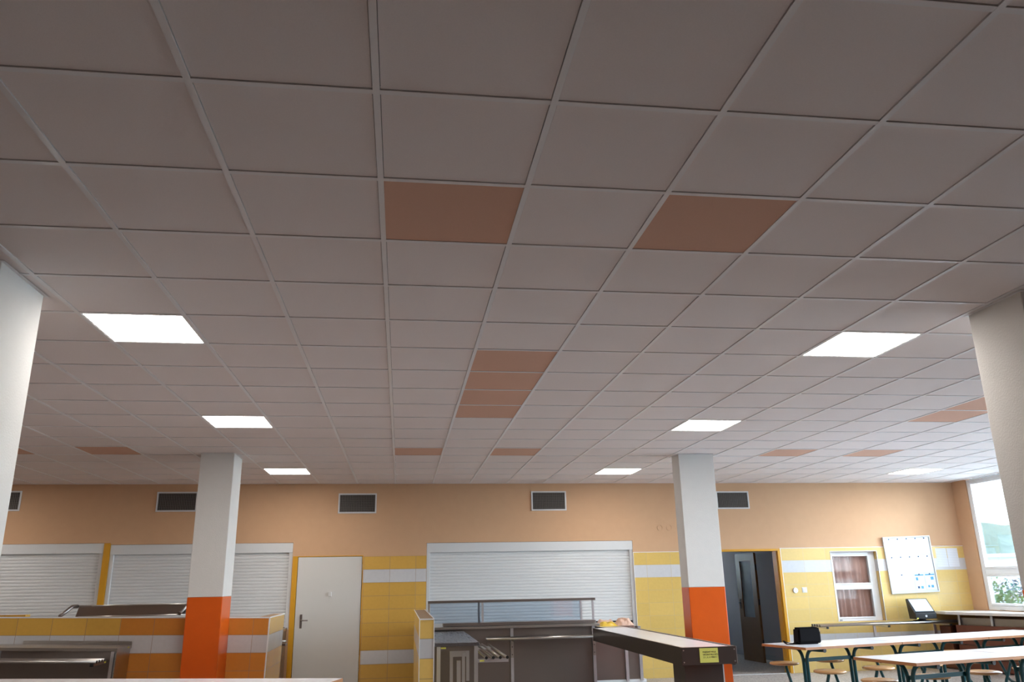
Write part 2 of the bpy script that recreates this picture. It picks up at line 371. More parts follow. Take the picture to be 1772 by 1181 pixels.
# glazed brown door standing open in the corridor
t = thing('corridor_door', 'brown wooden door with tall frosted glass pane, standing open in the dark corridor', 'door', (7.86, 12.33, 0), math.radians(94.5))
dl = .74; bm = bm_(); rect_holes(bm, 0, dl, .008, 1.93, [(.16, dl-.16, .78, 1.79)], -.02, .02); obj('door_leaf', bm, M_dwood, t)
bm = bm_(); box(bm, .16, dl-.16, -.004, .004, .78, 1.79); obj('glass_pane', bm, M_frost, t)
bm = bm_(); box(bm, dl-.075, dl-.045, .02, .026, .92, 1.10); tube(bm, [(dl-.06, .02, 1.03), (dl-.06, .065, 1.03), (dl-.16, .065, 1.03)], .008); obj('door_handle', bm, M_black, t)
for z in (.3, 1.0, 1.62): bx('hinge', M_black, t, -.012, 0, -.012, .012, z, z+.1)

# ------------------------------------------------------------------ windows of the right wall
def window(n, y0, y1):
    x0, x1 = XR+.02, XR+.09
    bm = bm_()
    z0, z1, zt = WZ0, 3.03, 1.50
    f = .075
    box(bm, x0, x1, y0, y0+f, z0, z1); box(bm, x0, x1, y1-f, y1, z0, z1); box(bm, x0, x1, y0+f, y1-f, z0, z0+f); box(bm, x0, x1, y0+f, y1-f, z1-.05, z1); box(bm, x0, x1, y0+f, y1-f, zt-.04, zt+.05)
    ym = (y0+y1)/2; box(bm, x0, x1, ym-.045, ym+.045, z0+f, zt-.04); box(bm, x0, x1, ym-.045, ym+.045, zt+.05, z1-.05)
    w = struct(n, bm, M_white_pl, bevel=.006)
    for a, b in ((y0+f, ym-.045), (ym+.045, y1-f)):
        for c, d in ((z0+f, zt-.04), (zt+.05, z1-.05)):
            s = bm_(); q = .035
            box(s, x0-.012, x1-.02, a, a+q, c, d); box(s, x0-.012, x1-.02, b-q, b, c, d); box(s, x0-.012, x1-.02, a+q, b-q, c, c+q); box(s, x0-.012, x1-.02, a+q, b-q, d-q, d)
            so = obj('sash', s, M_white_pl, w, .004)
            bx('pane', M_glass, so, x0+.02, x0+.026, a+q, b-q, c+q, d-q)
    for yy in (y1-.40, y1-.85): bx('window_handle', M_alu, w, x0-.04, x0-.012, yy, yy+.10, z0+.01, z0+.022, bevel=.003)
for k, (a, b) in enumerate(WINS): window('window_%d' % (k+1), a, b)

# ------------------------------------------------------------------ columns
CN = ['white square column with orange base, in front of the left tiled half wall', 'white square column with orange base, beside the corridor doorway',
      'white foreground column cut by the left edge of the photo', 'cream foreground column cut by the right edge, before the window']
for (x0, x1, y0, y1), lab in zip(COLS, CN):
    t = thing('square_column', lab, 'column', ((x0+x1)/2, (y0+y1)/2, 0), 0, 'square columns')
    a, b = (x1-x0)/2, (y1-y0)/2
    bx('column_shaft', M_white, t, -a, a, -b, b, 1.377, H+.018, bevel=.006)
    bx('painted_base', M_orange, t, -a-.001, a+.001, -b-.001, b+.001, 0, 1.377, bevel=.008)['label'] = 'glossy orange painted lower part'

# ------------------------------------------------------------------ wall vents
def vent(x0, x1, z0, z1, lab):
    t = thing('wall_vent', lab, 'vent', ((x0+x1)/2, W, (z0+z1)/2), 0, 'dark grille vents high on the wall')
    a, b = (x1-x0)/2, (z1-z0)/2; f = .022; bm = bm_()
    for q in ((-a, a, -b, -b+f), (-a, a, b-f, b), (-a, -a+f, -b+f, b-f), (a-f, a, -b+f, b-f)): box(bm, q[0], q[1], -.018, -.001, q[2], q[3])
    obj('vent_frame', bm, M_alu, t, .002)
    bx('vent_backing', M_dark, t, -a+f, a-f, -.004, -.001, -b+f, b-f)
    bm = bm_(); n = 13
    for k in range(n): z = -b+f+(k+.5)*(2*b-2*f)/n; box(bm, -a+f, a-f, -.011, -.008, z-.0028, z+.0028)
    n = 22
    for k in range(n): x = -a+f+(k+.5)*(2*a-2*f)/n; box(bm, x-.0022, x+.0022, -.014, -.011, -b+f, b-f)
    obj('vent_grille', bm, mat('grille_wire', (.17, .15, .14), .5), t)
vent(-4.98, -4.385, 2.637, 2.937, 'dark wall vent at the left edge of the photo')
vent(-2.434, -1.83, 2.612, 2.914, 'dark wall vent just left of the left rear column')
vent(.312, .910, 2.568, 2.880, 'dark wall vent above the white door')
vent(3.407, 3.988, 2.592, 2.905, 'dark wall vent above the wide central shutter')
vent(6.57, 7.148, 2.600, 2.893, 'dark wall vent just right of the right rear column')
for x in (5.555, 5.713):
    bm = bm_(); n = 28
    rr = [(.048, -.001), (.048, -.006), (.040, -.006), (.040, -.002)]
    rings = [[bm.verts.new((x+r*math.cos(2*PI*k/n), W+y, 2.30+r*math.sin(2*PI*k/n))) for k in range(n)] for r, y in rr]
    for a, b in zip(rings, rings[1:]):
        for k in range(n): bm.faces.new((a[k], a[(k+1) % n], b[(k+1) % n], b[k]))
    bm.faces.new(rings[-1])
    tag(obj('round_wall_cover', bm, M_peach), 'painted-over round wall cover left of the right rear column, ' + ('left of the pair' if x < 5.6 else 'right of the pair'), 'wall cover', 'painted-over round covers')

# ------------------------------------------------------------------ roller shutters
def shutter(x0, x1, z0, z1, hb, zbot, lab):
    t = thing('roller_shutter', lab, 'roller shutter', ((x0+x1)/2, W, 0), 0, 'white roller shutters of the serving hatches')
    a = (x1-x0)/2-.002
    bx('shutter_box', M_alu, t, -a, a, .004, .13, z1-hb, z1-.004, bevel=.003)
    for s in (-1, 1):
        xa, xb = sorted((s*a, s*(a-.055))); bx('guide_rail', M_alu, t, xa, xb, .012, .07, z0, z1-hb, bevel=.003)
    bm = bm_(); p = .0465; z = z1-hb; xs = (-a+.055, a-.055); prev = None; k = 0
    while z > zbot+.02:
        for dz, y in ((0, .047), (.003, .0425), (.011, .0395), (.024, .0385), (.037, .0395), (.0445, .0425)):
            cur = [bm.verts.new((x, y, z-dz)) for x in xs]
            if prev: f = bm.faces.new((prev[0], prev[1], cur[1], cur[0])); f.smooth = False
            prev = cur
        z -= p
    ob = obj('shutter_slats', bm, M_alu, t)
    bx('bottom_rail', M_alu, t, xs[0], xs[1], .034, .056, z-.02, z+.006)
shutter(-5.2, -3.115, .86, 2.155, .148, .90, 'white roller shutter at far left, left of the ochre post')
shutter(-3.025, -.345, .86, 2.13, .148, .90, 'white roller shutter behind the left rear column, left of the white door')
shutter(1.715, 5.07, .70, 2.103, .148, .895, 'wide white roller shutter in the centre, above the steel counter')
bm = bm_(); box(bm, -3.1145, -3.0255, W-.01, W+.1, .862, 2.153); struct('trim_3', bm, M_yframe)

# ------------------------------------------------------------------ tiled half walls
t = thing('tiled_half_wall', 'long tiled half wall in orange and white, on either side of the left rear column', 'half wall', (-.268, 8.155, 0))
t.rotation_euler = (0, math.radians(1.33), 0)
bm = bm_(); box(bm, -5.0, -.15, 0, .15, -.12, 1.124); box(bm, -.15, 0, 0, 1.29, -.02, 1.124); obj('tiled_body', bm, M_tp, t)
bm = bm_(); box(bm, -5.0, .004, -.006, .002, 1.114, 1.128); box(bm, -.006, .006, .002, 1.29, 1.116, 1.128); box(bm, -.008, .006, -.006, .006, 0, 1.114); obj('edge_trim', bm, M_white_pl, t)
t = thing('tiled_half_wall', 'short yellow and white tiled half wall ending beside the steel tray table', 'half wall', (0, 0, 0))
bm = bm_(); box(bm, 1.513, 1.655, 6.10, 9.30, 0, 1.139); obj('tiled_body', bm, M_tp2, t)
bm = bm_(); box(bm, 1.651, 1.659, 6.094, 6.104, 0, 1.143); box(bm, 1.651, 1.659, 6.104, 9.30, 1.133, 1.143); box(bm, 1.509, 1.651, 6.094, 6.104, 1.131, 1.143); box(bm, 1.509, 1.516, 6.094, 6.104, 0, 1.131); box(bm, 1.509, 1.516, 6.104, 9.30, 1.135, 1.143); obj('edge_trim', bm, M_white_pl, t)
t = tag(bx('tiled_half_wall', M_tp, None, -4.4, -3.36, 9.0, 9.14, 0, 1.195), 'low tiled wall just showing over the half wall at far left', 'half wall')

# ------------------------------------------------------------------ left steel counter before the half wall
t = thing('steel_counter', 'stainless steel counter with tray rails at the lower left', 'counter', (-1.82, 7.91, -.027))
t.rotation_euler = (0, math.radians(1.9), 0)
def L(*d): return (d[0]+1.675, d[1]+1.675, d[2]-7.45, d[3]-7.45, d[4], d[5])
bx('worktop', M_steel, t, *L(-4.7, -1.675, 7.19, 7.69, .845, .88), bevel=.003)
bx('backsplash', M_steel, t, *L(-2.87, -1.675, 7.675, 7.69, .88, .922), bevel=.002)
bx('side_panel', M_steel, t, *L(-1.70, -1.685, 7.22, 7.68, .06, .845))
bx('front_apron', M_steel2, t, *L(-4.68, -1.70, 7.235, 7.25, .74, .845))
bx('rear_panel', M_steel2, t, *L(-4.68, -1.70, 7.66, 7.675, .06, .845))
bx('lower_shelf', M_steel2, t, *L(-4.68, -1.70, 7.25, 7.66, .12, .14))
for x in (-4.68, -2.93, -1.74):
    bx('leg', M_steelz, t, *L(x, x+.035, 7.20, 7.235, 0, .845))
for y in (6.85, 6.93, 7.01, 7.09):
    bm = bm_(); tube(bm, [(-3.02, y-7.45, .765), (-.09, y-7.45, .765)], .014); o = obj('tray_rail', bm, M_steel, t)
    bm = bm_(); tube(bm, [(-.09, y-7.45, .765), (-.08, y-7.45, .765)], .0145); obj('end_cap', bm, M_black, o)
for x in (-4.2, -2.9, -1.80):
    bm = bm_(); box(bm, x+1.675, x+1.705, 6.80-7.45, 7.235-7.45, .725, .752); box(bm, x+1.673, x+1.707, 6.78-7.45, 6.80-7.45, .722, .755, 1); obj('rail_bracket', bm, [M_steel2, M_black], t)
bx('yellow_sticker', M_ylabel, t, *L(-1.6749, -1.674, 7.55, 7.60, .855, .87)); bx('yellow_sticker', M_ylabel, t, *L(-1.7699, -1.769, 7.12, 7.17, .730, .745))

# counter behind the half wall + heat-lamp shelf standing on it
t = thing('steel_counter', 'dark steel counter between the tiled half wall and the white door', 'counter', (-1.9, 10.2, 0))
def L(*d): return (d[0]+1.9, d[1]+1.9, d[2]-10.2, d[3]-10.2, d[4], d[5])
bx('worktop', M_steel, t, *L(-3.6, -.36, 9.75, 10.72, .85, .885), bevel=.003)
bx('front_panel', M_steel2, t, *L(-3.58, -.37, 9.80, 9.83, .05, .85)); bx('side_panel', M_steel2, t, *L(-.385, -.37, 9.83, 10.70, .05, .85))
bm = bm_(); box(bm, -.20-.12+1.9, -.23+1.9, 9.62-10.2, 9.80-10.2, .70, .73); obj('rail_bracket', bm, M_steel2, t)
for y in (9.55, 9.64): bm = bm_(); tube(bm, [(-1.6, y-10.2, .765), (1.68, y-10.2, .765)], .016); obj('tray_rail', bm, M_steel, t)
for x in (-3.5, -.42): bx('leg', M_steelz, t, *L(x, x+.035, 9.84, 9.88, 0, .85))
t = thing('heated_serving_shelf', 'raised brown-grey steel serving shelf on legs above the left half wall', 'shelf', (-2.32, 9.82, .885))
bm = bm_()
vv = [bm.verts.new(p) for p in ((-.64, -.28, .262), (.76, -.28, .262), (.76, -.02, .385), (-.70, -.02, .385), (-.64, -.28, .250), (.76, -.28, .250), (.76, -.02, .373), (-.70, -.02, .373))]
for f in ((0, 1, 2, 3), (4, 7, 6, 5), (0, 4, 5, 1), (1, 5, 6, 2), (2, 6, 7, 3), (3, 7, 4, 0)): bm.faces.new([vv[i] for i in f])
obj('shelf_plate', bm, M_steel2, t)
bm = bm_(); tube(bm, [(-.60, -.285, .255), (.77, -.285, .255)], .010); obj('front_bar', bm, M_steel, t)
bm = bm_(); tube(bm, [(-.74, -.015, .388), (.78, -.015, .388)], .010); obj('rear_bar', bm, M_steel, t)
for x in (-.76, .75):
    bm = bm_(); tube(bm, [(x-.06, -.32, .27), (x, -.1, .385), (x+.04, -.02, .385)], .024, 8); obj('end_arm', bm, M_steel2, t)
for x in (-.66, .72):
    bm = bm_(); box(bm, x, x+.04, -.06, -.02, 0, .375); obj('leg', bm, M_steel2, t)
bm = bm_(); box(bm, .10, .112, -.275, -.03, .268, .385)
bmesh.ops.rotate(bm, verts=bm.verts[:], cent=(.106, -.15, .33), matrix=Matrix.Rotation(0, 3, 'X')); bmesh.ops.delete(bm, geom=bm.verts[:], context='VERTS'); bm.free()

# ------------------------------------------------------------------ central serving counter with glass guard
t = thing('serving_counter', 'central stainless serving counter with glass guard under the wide shutter', 'counter', (2.9, 9.5, 0))
def L(*d): return (d[0]-2.9, d[1]-2.9, d[2]-9.5, d[3]-9.5, d[4], d[5])
bx('top_rail', M_steel2, t, *L(1.70, 4.085, 9.38, 9.42, 1.213, 1.248), bevel=.003)
for x in (1.70, 2.40, 3.86, 4.035): bx('guard_post', M_steelz, t, *L(x, x+.028, 9.405, 9.435, .93, 1.213))
bx('guard_post', M_steelz, t, *L(2.448, 2.476, 9.375, 9.40, .93, 1.213))
bx('glass_guard', M_guard, t, *L(1.735, 3.86, 9.388, 9.394, .95, 1.213))
bx('shelf_ledge', M_steel2, t, *L(1.915, 4.075, 9.37, 9.60, .905, .947), bevel=.003)
bx('worktop', M_steel, t, *L(1.69, 4.12, 9.33, 10.55, .868, .90), bevel=.003)
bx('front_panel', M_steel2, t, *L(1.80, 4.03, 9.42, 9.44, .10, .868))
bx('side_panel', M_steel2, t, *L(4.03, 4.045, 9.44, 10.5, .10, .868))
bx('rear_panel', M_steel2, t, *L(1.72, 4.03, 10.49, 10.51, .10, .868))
for x in (2.85, 4.015):
    bx('front_post', M_steelz, t, *L(x, x+.042, 9.375, 9.415, 0, .868))
    bm = bm_(); box(bm, x-2.9+.001, x-2.9+.041, -.135, -.126, .48, .70)
    for z in (.52, .62): tube(bm, [(x-2.88, -.1351, z), (x-2.88, -.140, z)], .007, mi=1)
    obj('bracket_plate', bm, [M_steel, M_black], t)
    bx('rail_bracket', M_steel2, t, *L(x+.01, x+.03, 9.10, 9.374, .70, .725))
for y in (9.12, 9.19, 9.26, 9.33):
    bm = bm_(); tube(bm, [(2.50-2.9, y-9.5, .742), (4.10-2.9, y-9.5, .742)], .016); obj('tray_rail', bm, M_steel, t)
for x in (1.73, 4.0): bx('leg', M_steelz, t, *L(x, x+.03, 10.44, 10.47, 0, .10))

# tray table in the corner beside the short half wall
t = thing('tray_table', 'small steel tray table with side rails, right of the short tiled half wall', 'table', (1.97, 8.1, 0))
def L(*d): return (d[0]-1.97, d[1]-1.97, d[2]-8.1, d[3]-8.1, d[4], d[5])
bx('table_top', steel('worn_steel_top', (.27, .27, .30), .25, 1), t, *L(1.70, 2.19, 6.98, 9.28, .815, .85), bevel=.003)
bx('apron', M_steel2, t, *L(1.73, 2.165, 7.02, 7.04, .765, .815))
for x in (1.725, 2.135):
    for y in (7.0, 9.18): bx('leg', M_steelz, t, *L(x, x+.04, y, y+.04, 0, .815))
for k, (x, z0, z1) in enumerate(((1.90, .0, .76), (1.98, .0, .62), (2.04, .0, .70), (2.09, .40, .74))):
    bx('dispenser_upright', M_steelz, t, *L(x, x+(.035 if k != 1 else .045), 7.55, 7.57, z0, z1))
bx('dispenser_crossbar', M_steelz, t, *L(1.90, 2.10, 7.575, 7.59, .66, .78))
bx('rear_panel', M_steel2, t, *L(1.73, 2.16, 9.15, 9.17, .06, .815))
for x in (2.268, 2.345, 2.422, 2.500):
    bm = bm_(); tube(bm, [(x-1.97, 7.02-8.1, .685), (x-1.97, 9.09-8.1, .685)], .014); o = obj('tray_rail', bm, M_steel, t)
    bm = bm_(); tube(bm, [(x-1.97, 7.005-8.1, .685), (x-1.97, 7.02-8.1, .685)], .0165); obj('end_cap', bm, M_black, o)
for y in (7.06, 8.9): bx('rail_bracket', M_steelz, t, *L(2.175, 2.52, y, y+.03, .635, .670))
bx('yellow_sticker', M_ylabel, t, *L(1.77, 1.825, 7.018, 7.0195, .79, .805)); bx('yellow_sticker', M_ylabel, t, *L(2.20, 2.25, 7.0585, 7.0595, .645, .66))

# conveyor
t = thing('tray_conveyor', 'long dark steel tray return conveyor with white belt and yellow sign', 'conveyor', (4.22, 8.0, 0))
def L(*d): return (d[0]-4.22, d[1]-4.22, d[2]-8.0, d[3]-8.0, d[4], d[5])
bm = bm_(); bm2 = None
M_cs = mat('dark_bronze_steel', (.085, .068, .062), .32, .6)
for q in ((3.955, 3.975, 5.42, 9.07), (4.455, 4.475, 5.42, 9.07)): box(bm, *L(*q, .69, .853))
box(bm, *L(3.975, 4.455, 5.44, 9.06, .70, .80)); obj('frame', bm, M_cs, t)
bx('end_plate', M_cs, t, *L(3.945, 4.485, 5.40, 5.42, .70, .856), bevel=.002)
bx('belt', M_belt, t, *L(3.985, 4.445, 5.47, 9.06, .80, .852), bevel=.004)
bx('edge_strip', M_steel, t, *L(3.948, 3.962, 5.43, 9.07, .853, .858)); bx('edge_strip', M_steel, t, *L(4.468, 4.482, 5.43, 9.07, .853, .858))
bx('end_strip', mat('rust_red_strip', (.36, .13, .10), .5), t, *L(3.975, 4.455, 5.43, 5.468, .846, .8535))
bx('corner_strip', M_steel, t, *L(4.485, 4.491, 5.40, 5.42, .70, .856))
for x in (3.965, 4.465):
    for z in (.725, .83):
        bm = bm_(); tube(bm, [(x-4.22, -2.6005, z), (x-4.22, -2.606, z)], .006); obj('screw', bm, M_steel, t)
bx('pedestal', M_cs, t, *L(4.02, 4.40, 5.56, 5.90, 0, .70)); bx('pedestal_edge', M_alu, t, *L(4.40, 4.412, 5.56, 5.575, 0, .70))
sg = bx('yellow_sign', M_ysign, t, *L(4.12, 4.302, 5.395, 5.3985, .718, .846)); sg['label'] = 'yellow paper sign with three lines of black writing'
for k, s in enumerate(('POJÍZDNÝ PÁS JE', 'URČENÝ PRO DĚTI', 'Z 1., 2., 3. TŘÍDY !')):
    fc = bpy.data.curves.new('lettering', 'FONT'); fc.body = s; fc.size = .0172; fc.extrude = .0003; fc.align_x = 'LEFT'; fc.offset = .0003
    tmp = bpy.data.objects.new('tmp', fc); C.objects.link(tmp); bpy.context.view_layer.update()
    me = bpy.data.meshes.new_from_object(tmp.evaluated_get(bpy.context.evaluated_depsgraph_get())); bpy.data.objects.remove(tmp)
    me.materials.clear(); me.materials.append(M_ink); o = bpy.data.objects.new('lettering', me); C.objects.link(o); o.parent = sg; o.rotation_euler = (PI/2, 0, 0); o.location = (4.150-4.22+.002*k, 5.3945-8.0, .806-.0235*k)

# wall cabinet under the open end of the shutter
t = thing('steel_cabinet', 'dark steel cabinet with light uprights under the open end of the wide shutter', 'cabinet', (4.66, 10.5, 0))
def L(*d): return (d[0]-4.66, d[1]-4.66, d[2]-10.5, d[3]-10.5, d[4], d[5])
bm = bm_(); prism(bm, [(x-4.66, y-10.5) for x, y in ((4.145, 9.08), (4.47, 9.08), (4.47, 9.6), (4.70, 9.6), (4.74, 10.0), (4.84, 10.3), (4.84, 10.715), (4.145, 10.715))], .80, .848); obj('worktop', bm, M_steel, t, .003)
bx('cabinet_body', M_steel2, t, *L(4.20, 4.99, 10.36, 10.70, .04, .80))
for x in (4.735, 4.955): bx('upright', M_steelz, t, *L(x, x+.045, 10.32, 10.36, .02, .80))
bx('plinth', M_white_pl, t, *L(4.15, 5.05, 10.34, 10.70, 0, .04)); 

def crumple(bm, x0, x1, y0, y1, z, hgt, nx, ny, seed, droop=.0):
    rnd = random.Random(seed); g = []
    for j in range(ny+1):
        row = []
        for i in range(nx+1):
            u, v = i/nx, j/ny; e = min(1, 5*min(u, 1-u))*min(1, 4*min(v, 1-v))
            row.append(bm.verts.new((x0+(x1-x0)*u+rnd.uniform(-.012, .012), y0+(y1-y0)*v+rnd.uniform(-.01, .01), z+(hgt*(.45+.55*rnd.random())*e if e > 0 else 0))))
        g.append(row)
    for j in range(ny):
        for i in range(nx): bm.faces.new((g[j][i], g[j][i+1], g[j+1][i+1], g[j+1][i]))
    bt = [bm.verts.new((v.co.x, v.co.y, z)) for v in (g[0][0], g[0][-1], g[-1][-1], g[-1][0])]
bm = bm_(); crumple(bm, 4.16, 4.44, 9.50, 9.78, .8485, .075, 13, 6, 3); o = tag(obj('plastic_bag', bm, M_bagy), 'crumpled yellow plastic bag lying at the far end of the conveyor', 'bag')
o.modifiers.new('s', 'SUBSURF').levels = 1
bm = bm_(); crumple(bm, 4.46, 4.71, 9.61, 9.90, .8485, .12, 12, 8, 8); crumple(bm, 4.20, 4.50, 9.84, 9.98, .8485, .10, 9, 4, 9); o = tag(obj('cloth_bundle', bm, M_bagp), 'crumpled pale pink cloth bundle next to the yellow bag under the shutter', 'cloth')
o.modifiers.new('s', 'SUBSURF').levels = 1

# ------------------------------------------------------------------ wall switches, hatch window
bm = bm_(); n = 24; r = .045
for rr_, y0, y1 in ((.045, -.012, -.009), ):
    a = [bm.verts.new((7.795+rr_*math.cos(2*PI*k/n), W-.009, 1.268+rr_*math.sin(2*PI*k/n))) for k in range(n)]; b = [bm.verts.new((7.795+.9*rr_*math.cos(2*PI*k/n), W-.024, 1.268+.9*rr_*math.sin(2*PI*k/n))) for k in range(n)]
    for k in range(n): bm.faces.new((a[k], a[(k+1) % n], b[(k+1) % n], b[k]))
    bm.faces.new(b); bm.faces.new(a[::-1])
tag(obj('round_wall_socket', bm, M_white_pl), 'round white wall fitting on the tiles right of the corridor doorway', 'wall fitting')
t = thing('light_switch', 'square white light switch on the yellow tiles, next to the round fitting', 'switch', (7.955, W-.008, 1.272))
bx('switch_plate', M_white_pl, t, -.042, .042, -.008, -.0005, -.042, .042, bevel=.003); bx('rocker', M_white_pl, t, -.028, .028, -.014, -.008, -.028, .028, bevel=.003)

y = W+.10; bm = bm_()
for q in ((8.497, 8.535, .762, 1.876), (9.215, 9.325, .762, 1.876), (8.535, 9.215, 1.825, 1.876), (8.535, 9.215, .762, .805), (8.535, 9.215, 1.285, 1.345)): box(bm, q[0], q[1], y-.03, y+.04, q[2], q[3])
w = struct('window_6', bm, M_white_pl, bevel=.004)
for z0, z1 in ((.805, 1.285), (1.345, 1.825)):
    s = bm_(); q = .022
    box(s, 8.535, 8.535+q, y-.04, y+.02, z0, z1); box(s, 9.215-q, 9.215, y-.04, y+.02, z0, z1); box(s, 8.535+q, 9.215-q, y-.04, y+.02, z0, z0+q); box(s, 8.535+q, 9.215-q, y-.04, y+.02, z1-q, z1)
    so = obj('sash', s, M_white_pl, w, .003); bx('pane', glass('hatch_glass', (.97, .97, .97), .0), so, 8.535+q, 9.215-q, y-.006, y, z0+q, z1-q)
bx('sash_latch', M_black, w, 8.55, 8.59, y-.052, y-.041, .775, .787)
bm = bm_(); prev = None
for k in range(121):
    u = k/120; x = 8.50+.82*u; yy = W+.175+.018*math.sin(u*26)+.010*math.sin(u*57+1)
    cur = [bm.verts.new((x+.01*math.sin(u*30)*(1-s_/4), yy+.004*s_*math.sin(u*60), 1.88-s_*.27)) for s_ in range(5)]
    if prev:
        for s_ in range(4): f = bm.faces.new((prev[s_], cur[s_], cur[s_+1], prev[s_+1])); f.smooth = True
    prev = cur
tag(obj('curtain', bm, M_curtain), 'dusty pink curtain hanging behind the small hatch window', 'curtain')
bm = bm_(); box(bm, 8.35, 9.19, 11.3, 11.32, .5, 2.2); struct('wall_hatch', bm, M_curtain)

# ------------------------------------------------------------------ tray rail shelf on wall brackets
t = thing('tray_shelf', 'long wall shelf of four steel tubes under the hatch window', 'shelf', (9.25, W-.009, 0))
for k, yy in enumerate((-.38, -.30, -.22, -.14)):
    bm = bm_(); tube(bm, [(-1.30, yy, .728), (1.22, yy, .740)], .019, 12); o = obj('tray_rail', bm, M_steel, t)
    bm = bm_(); tube(bm, [(-1.31, yy, .728), (-1.30, yy, .728)], .0195, 12); obj('end_cap', bm, M_black, o)
for x in (-1.20, -.15, .93):
    bm = bm_(); box(bm, x-.022, x+.022, -.012, 0, .52, .712); box(bm, x-.012, x+.012, -.42, -.012, .682, .708); box(bm, x-.016, x+.016, -.44, -.42, .680, .712, 1); obj('wall_bracket', bm, [M_steelz, M_black], t)
# terminal
t = thing('card_terminal', 'black card terminal with sloping white screen on the tube shelf', 'terminal', (9.80, 10.47, .758))
bm = bm_(); sec = [(-.12, .03), (.06, .03), (.10, .335), (.085, .345), (-.10, .13), (-.12, .12)]
v0 = [bm.verts.new((-.175, a_, b_)) for a_, b_ in sec]; v1 = [bm.verts.new((.195, a_, b_)) for a_, b_ in sec]
bm.faces.new(v0); bm.faces.new(v1[::-1])
for k in range(6): bm.faces.new((v0[k], v0[(k+1) % 6], v1[(k+1) % 6], v1[k]))
obj('housing', bm, M_black, t, .006)
bm = bm_(); d = Vector((0, .185, .215)).normalized(); nrm = Vector((0, -.215, .185)).normalized(); o0 = Vector((0, -.10, .13))
for s0, s1, xx0, xx1, off, mi in ((.005, .275, -.165, .185, .0062, 1), (.02, .262, -.145, .170, .008, 0)):
    v = [bm.verts.new(Vector((x_, 0, 0))+o0+d*s_+nrm*of) for of in (.001, off) for (x_, s_) in ((xx0, s0), (xx1, s0), (xx1, s1), (xx0, s1))]
    for f in ((0, 1, 2, 3), (4, 5, 6, 7), (0, 1, 5, 4), (1, 2, 6, 5), (2, 3, 7, 6), (3, 0, 4, 7)):
        fc = bm.faces.new([v[i] for i in f]); fc.material_index = mi
obj('screen', bm, [M_screen, M_black], t)
bm = bm_(); disc(bm, (0, -.01, 0), [(.14, 0), (.14, .006), (.06, .012), (.06, .035)], 28); obj('foot', bm, M_black, t)
bm = bm_(); tube(bm, [(.01, -.121, .075), (.01, -.124, .075)], .018, 16); obj('card_reader', bm, M_alu, t)
bx('yellow_sticker', M_ylabel, t, -.16, -.13, -.1225, -.1205, .035, .05)

# ------------------------------------------------------------------ noticeboard and papers
b0 = (9.49, 10.365, 1.175, 2.105)
t = thing('noticeboard', 'white-framed noticeboard covered in papers, above the card terminal', 'noticeboard', (b0[0], W-.01, b0[2]), 0)
t.rotation_euler = (0, math.radians(-1.5), 0)
bw, bh = .875, .93; bm = bm_(); f = .022
for q in ((0, bw, 0, f), (0, bw, bh-f, bh), (0, f, f, bh-f), (bw-f, bw, f, bh-f)): box(bm, q[0], q[1], -.03, 0, q[2], q[3])
obj('board_frame', bm, M_alu, t, .003); bx('board_panel', mat('board_white', (.60, .65, .70), .5), t, f, bw-f, -.014, -.002, f, bh-f)
def paperlines():
    m = mat('printed_paper', (.78, .80, .84), .8); nt = m.node_tree; b = nt.nodes['Principled BSDF']
    tx = nt.nodes.new('ShaderNodeTexCoord'); sx = nt.nodes.new('ShaderNodeSeparateXYZ'); nt.links.new(tx.outputs['Object'], sx.inputs[0])
    mm = nt.nodes.new('ShaderNodeMath'); mm.operation = 'MULTIPLY'; mm.inputs[1].default_value = 80; nt.links.new(sx.outputs['Z'], mm.inputs[0])
    fr = nt.nodes.new('ShaderNodeMath'); fr.operation = 'FRACT'; nt.links.new(mm.outputs[0], fr.inputs[0])
    lt = nt.nodes.new('ShaderNodeMath'); lt.operation = 'LESS_THAN'; lt.inputs[1].default_value = .3; nt.links.new(fr.outputs[0], lt.inputs[0])
    mx = nt.nodes.new('ShaderNodeMix'); mx.data_type = 'RGBA'; mx.inputs[6].default_value = (.78, .80, .84, 1); mx.inputs[7].default_value = (.52, .58, .68, 1)
    nt.links.new(lt.outputs[0], mx.inputs[0]); nt.links.new(mx.outputs[2], b.inputs['Base Color']); return m
M_pl = paperlines()
rot = Matrix.Rotation(math.radians(-1.5), 3, 'Y')
def paper(x, z, w_, h_, lab, deco=0, dx=0, yoff=0.0):
    p = rot @ Vector((x, 0, z)); o = bm_(); box(o, 0, w_, -.0008, 0, 0, h_)
    k = obj('notice_paper', o, M_pl, None, loc=(b0[0]+p.x, W-.0119-.0145-yoff, b0[2]+p.z)); k.rotation_euler = (0, math.radians(-1.5), 0)
    tag(k, lab, 'paper', 'papers pinned to the noticeboard')
    n = bm_(); tube(n, [(w_*.5, -.001, h_-.012), (w_*.5, -.011, h_-.012)], .010, 8); obj('pin', n, M_dblue, k)
    if deco:
        bx('printed_header', M_blue, k, .008, w_-.006, -.0012, -.0009, h_-.035, h_-.015); bx('printed_picture', M_blue, k, (.10 if deco == 2 else .02), (.155 if deco == 2 else .06), -.0012, -.0009, h_-.11, h_-.06)
        bx('printed_picture', M_dblue if deco == 1 else M_blue, k, .03, .065, -.0012, -.0009, .035, .07); bx('printed_picture', M_blue, k, .09, .135, -.0012, -.0009, .03, .07)
    return k
R_ = ['top row of the noticeboard', 'middle row of the noticeboard']
O_ = ['first', 'second', 'third', 'fourth', 'fifth']
for r in range(2):
    for c in range(5): paper(.030+c*.164, .625-.30*r, .158, .275, 'white printed sheet, %s from the left in the %s' % (O_[c], R_[r]))
paper(.035, .04, .40, .27, 'large blank white sheet at the bottom left of the noticeboard')
paper(.465, .035, .175, .275, 'sheet with a blue heading and dark picture near the bottom centre of the noticeboard', 1)
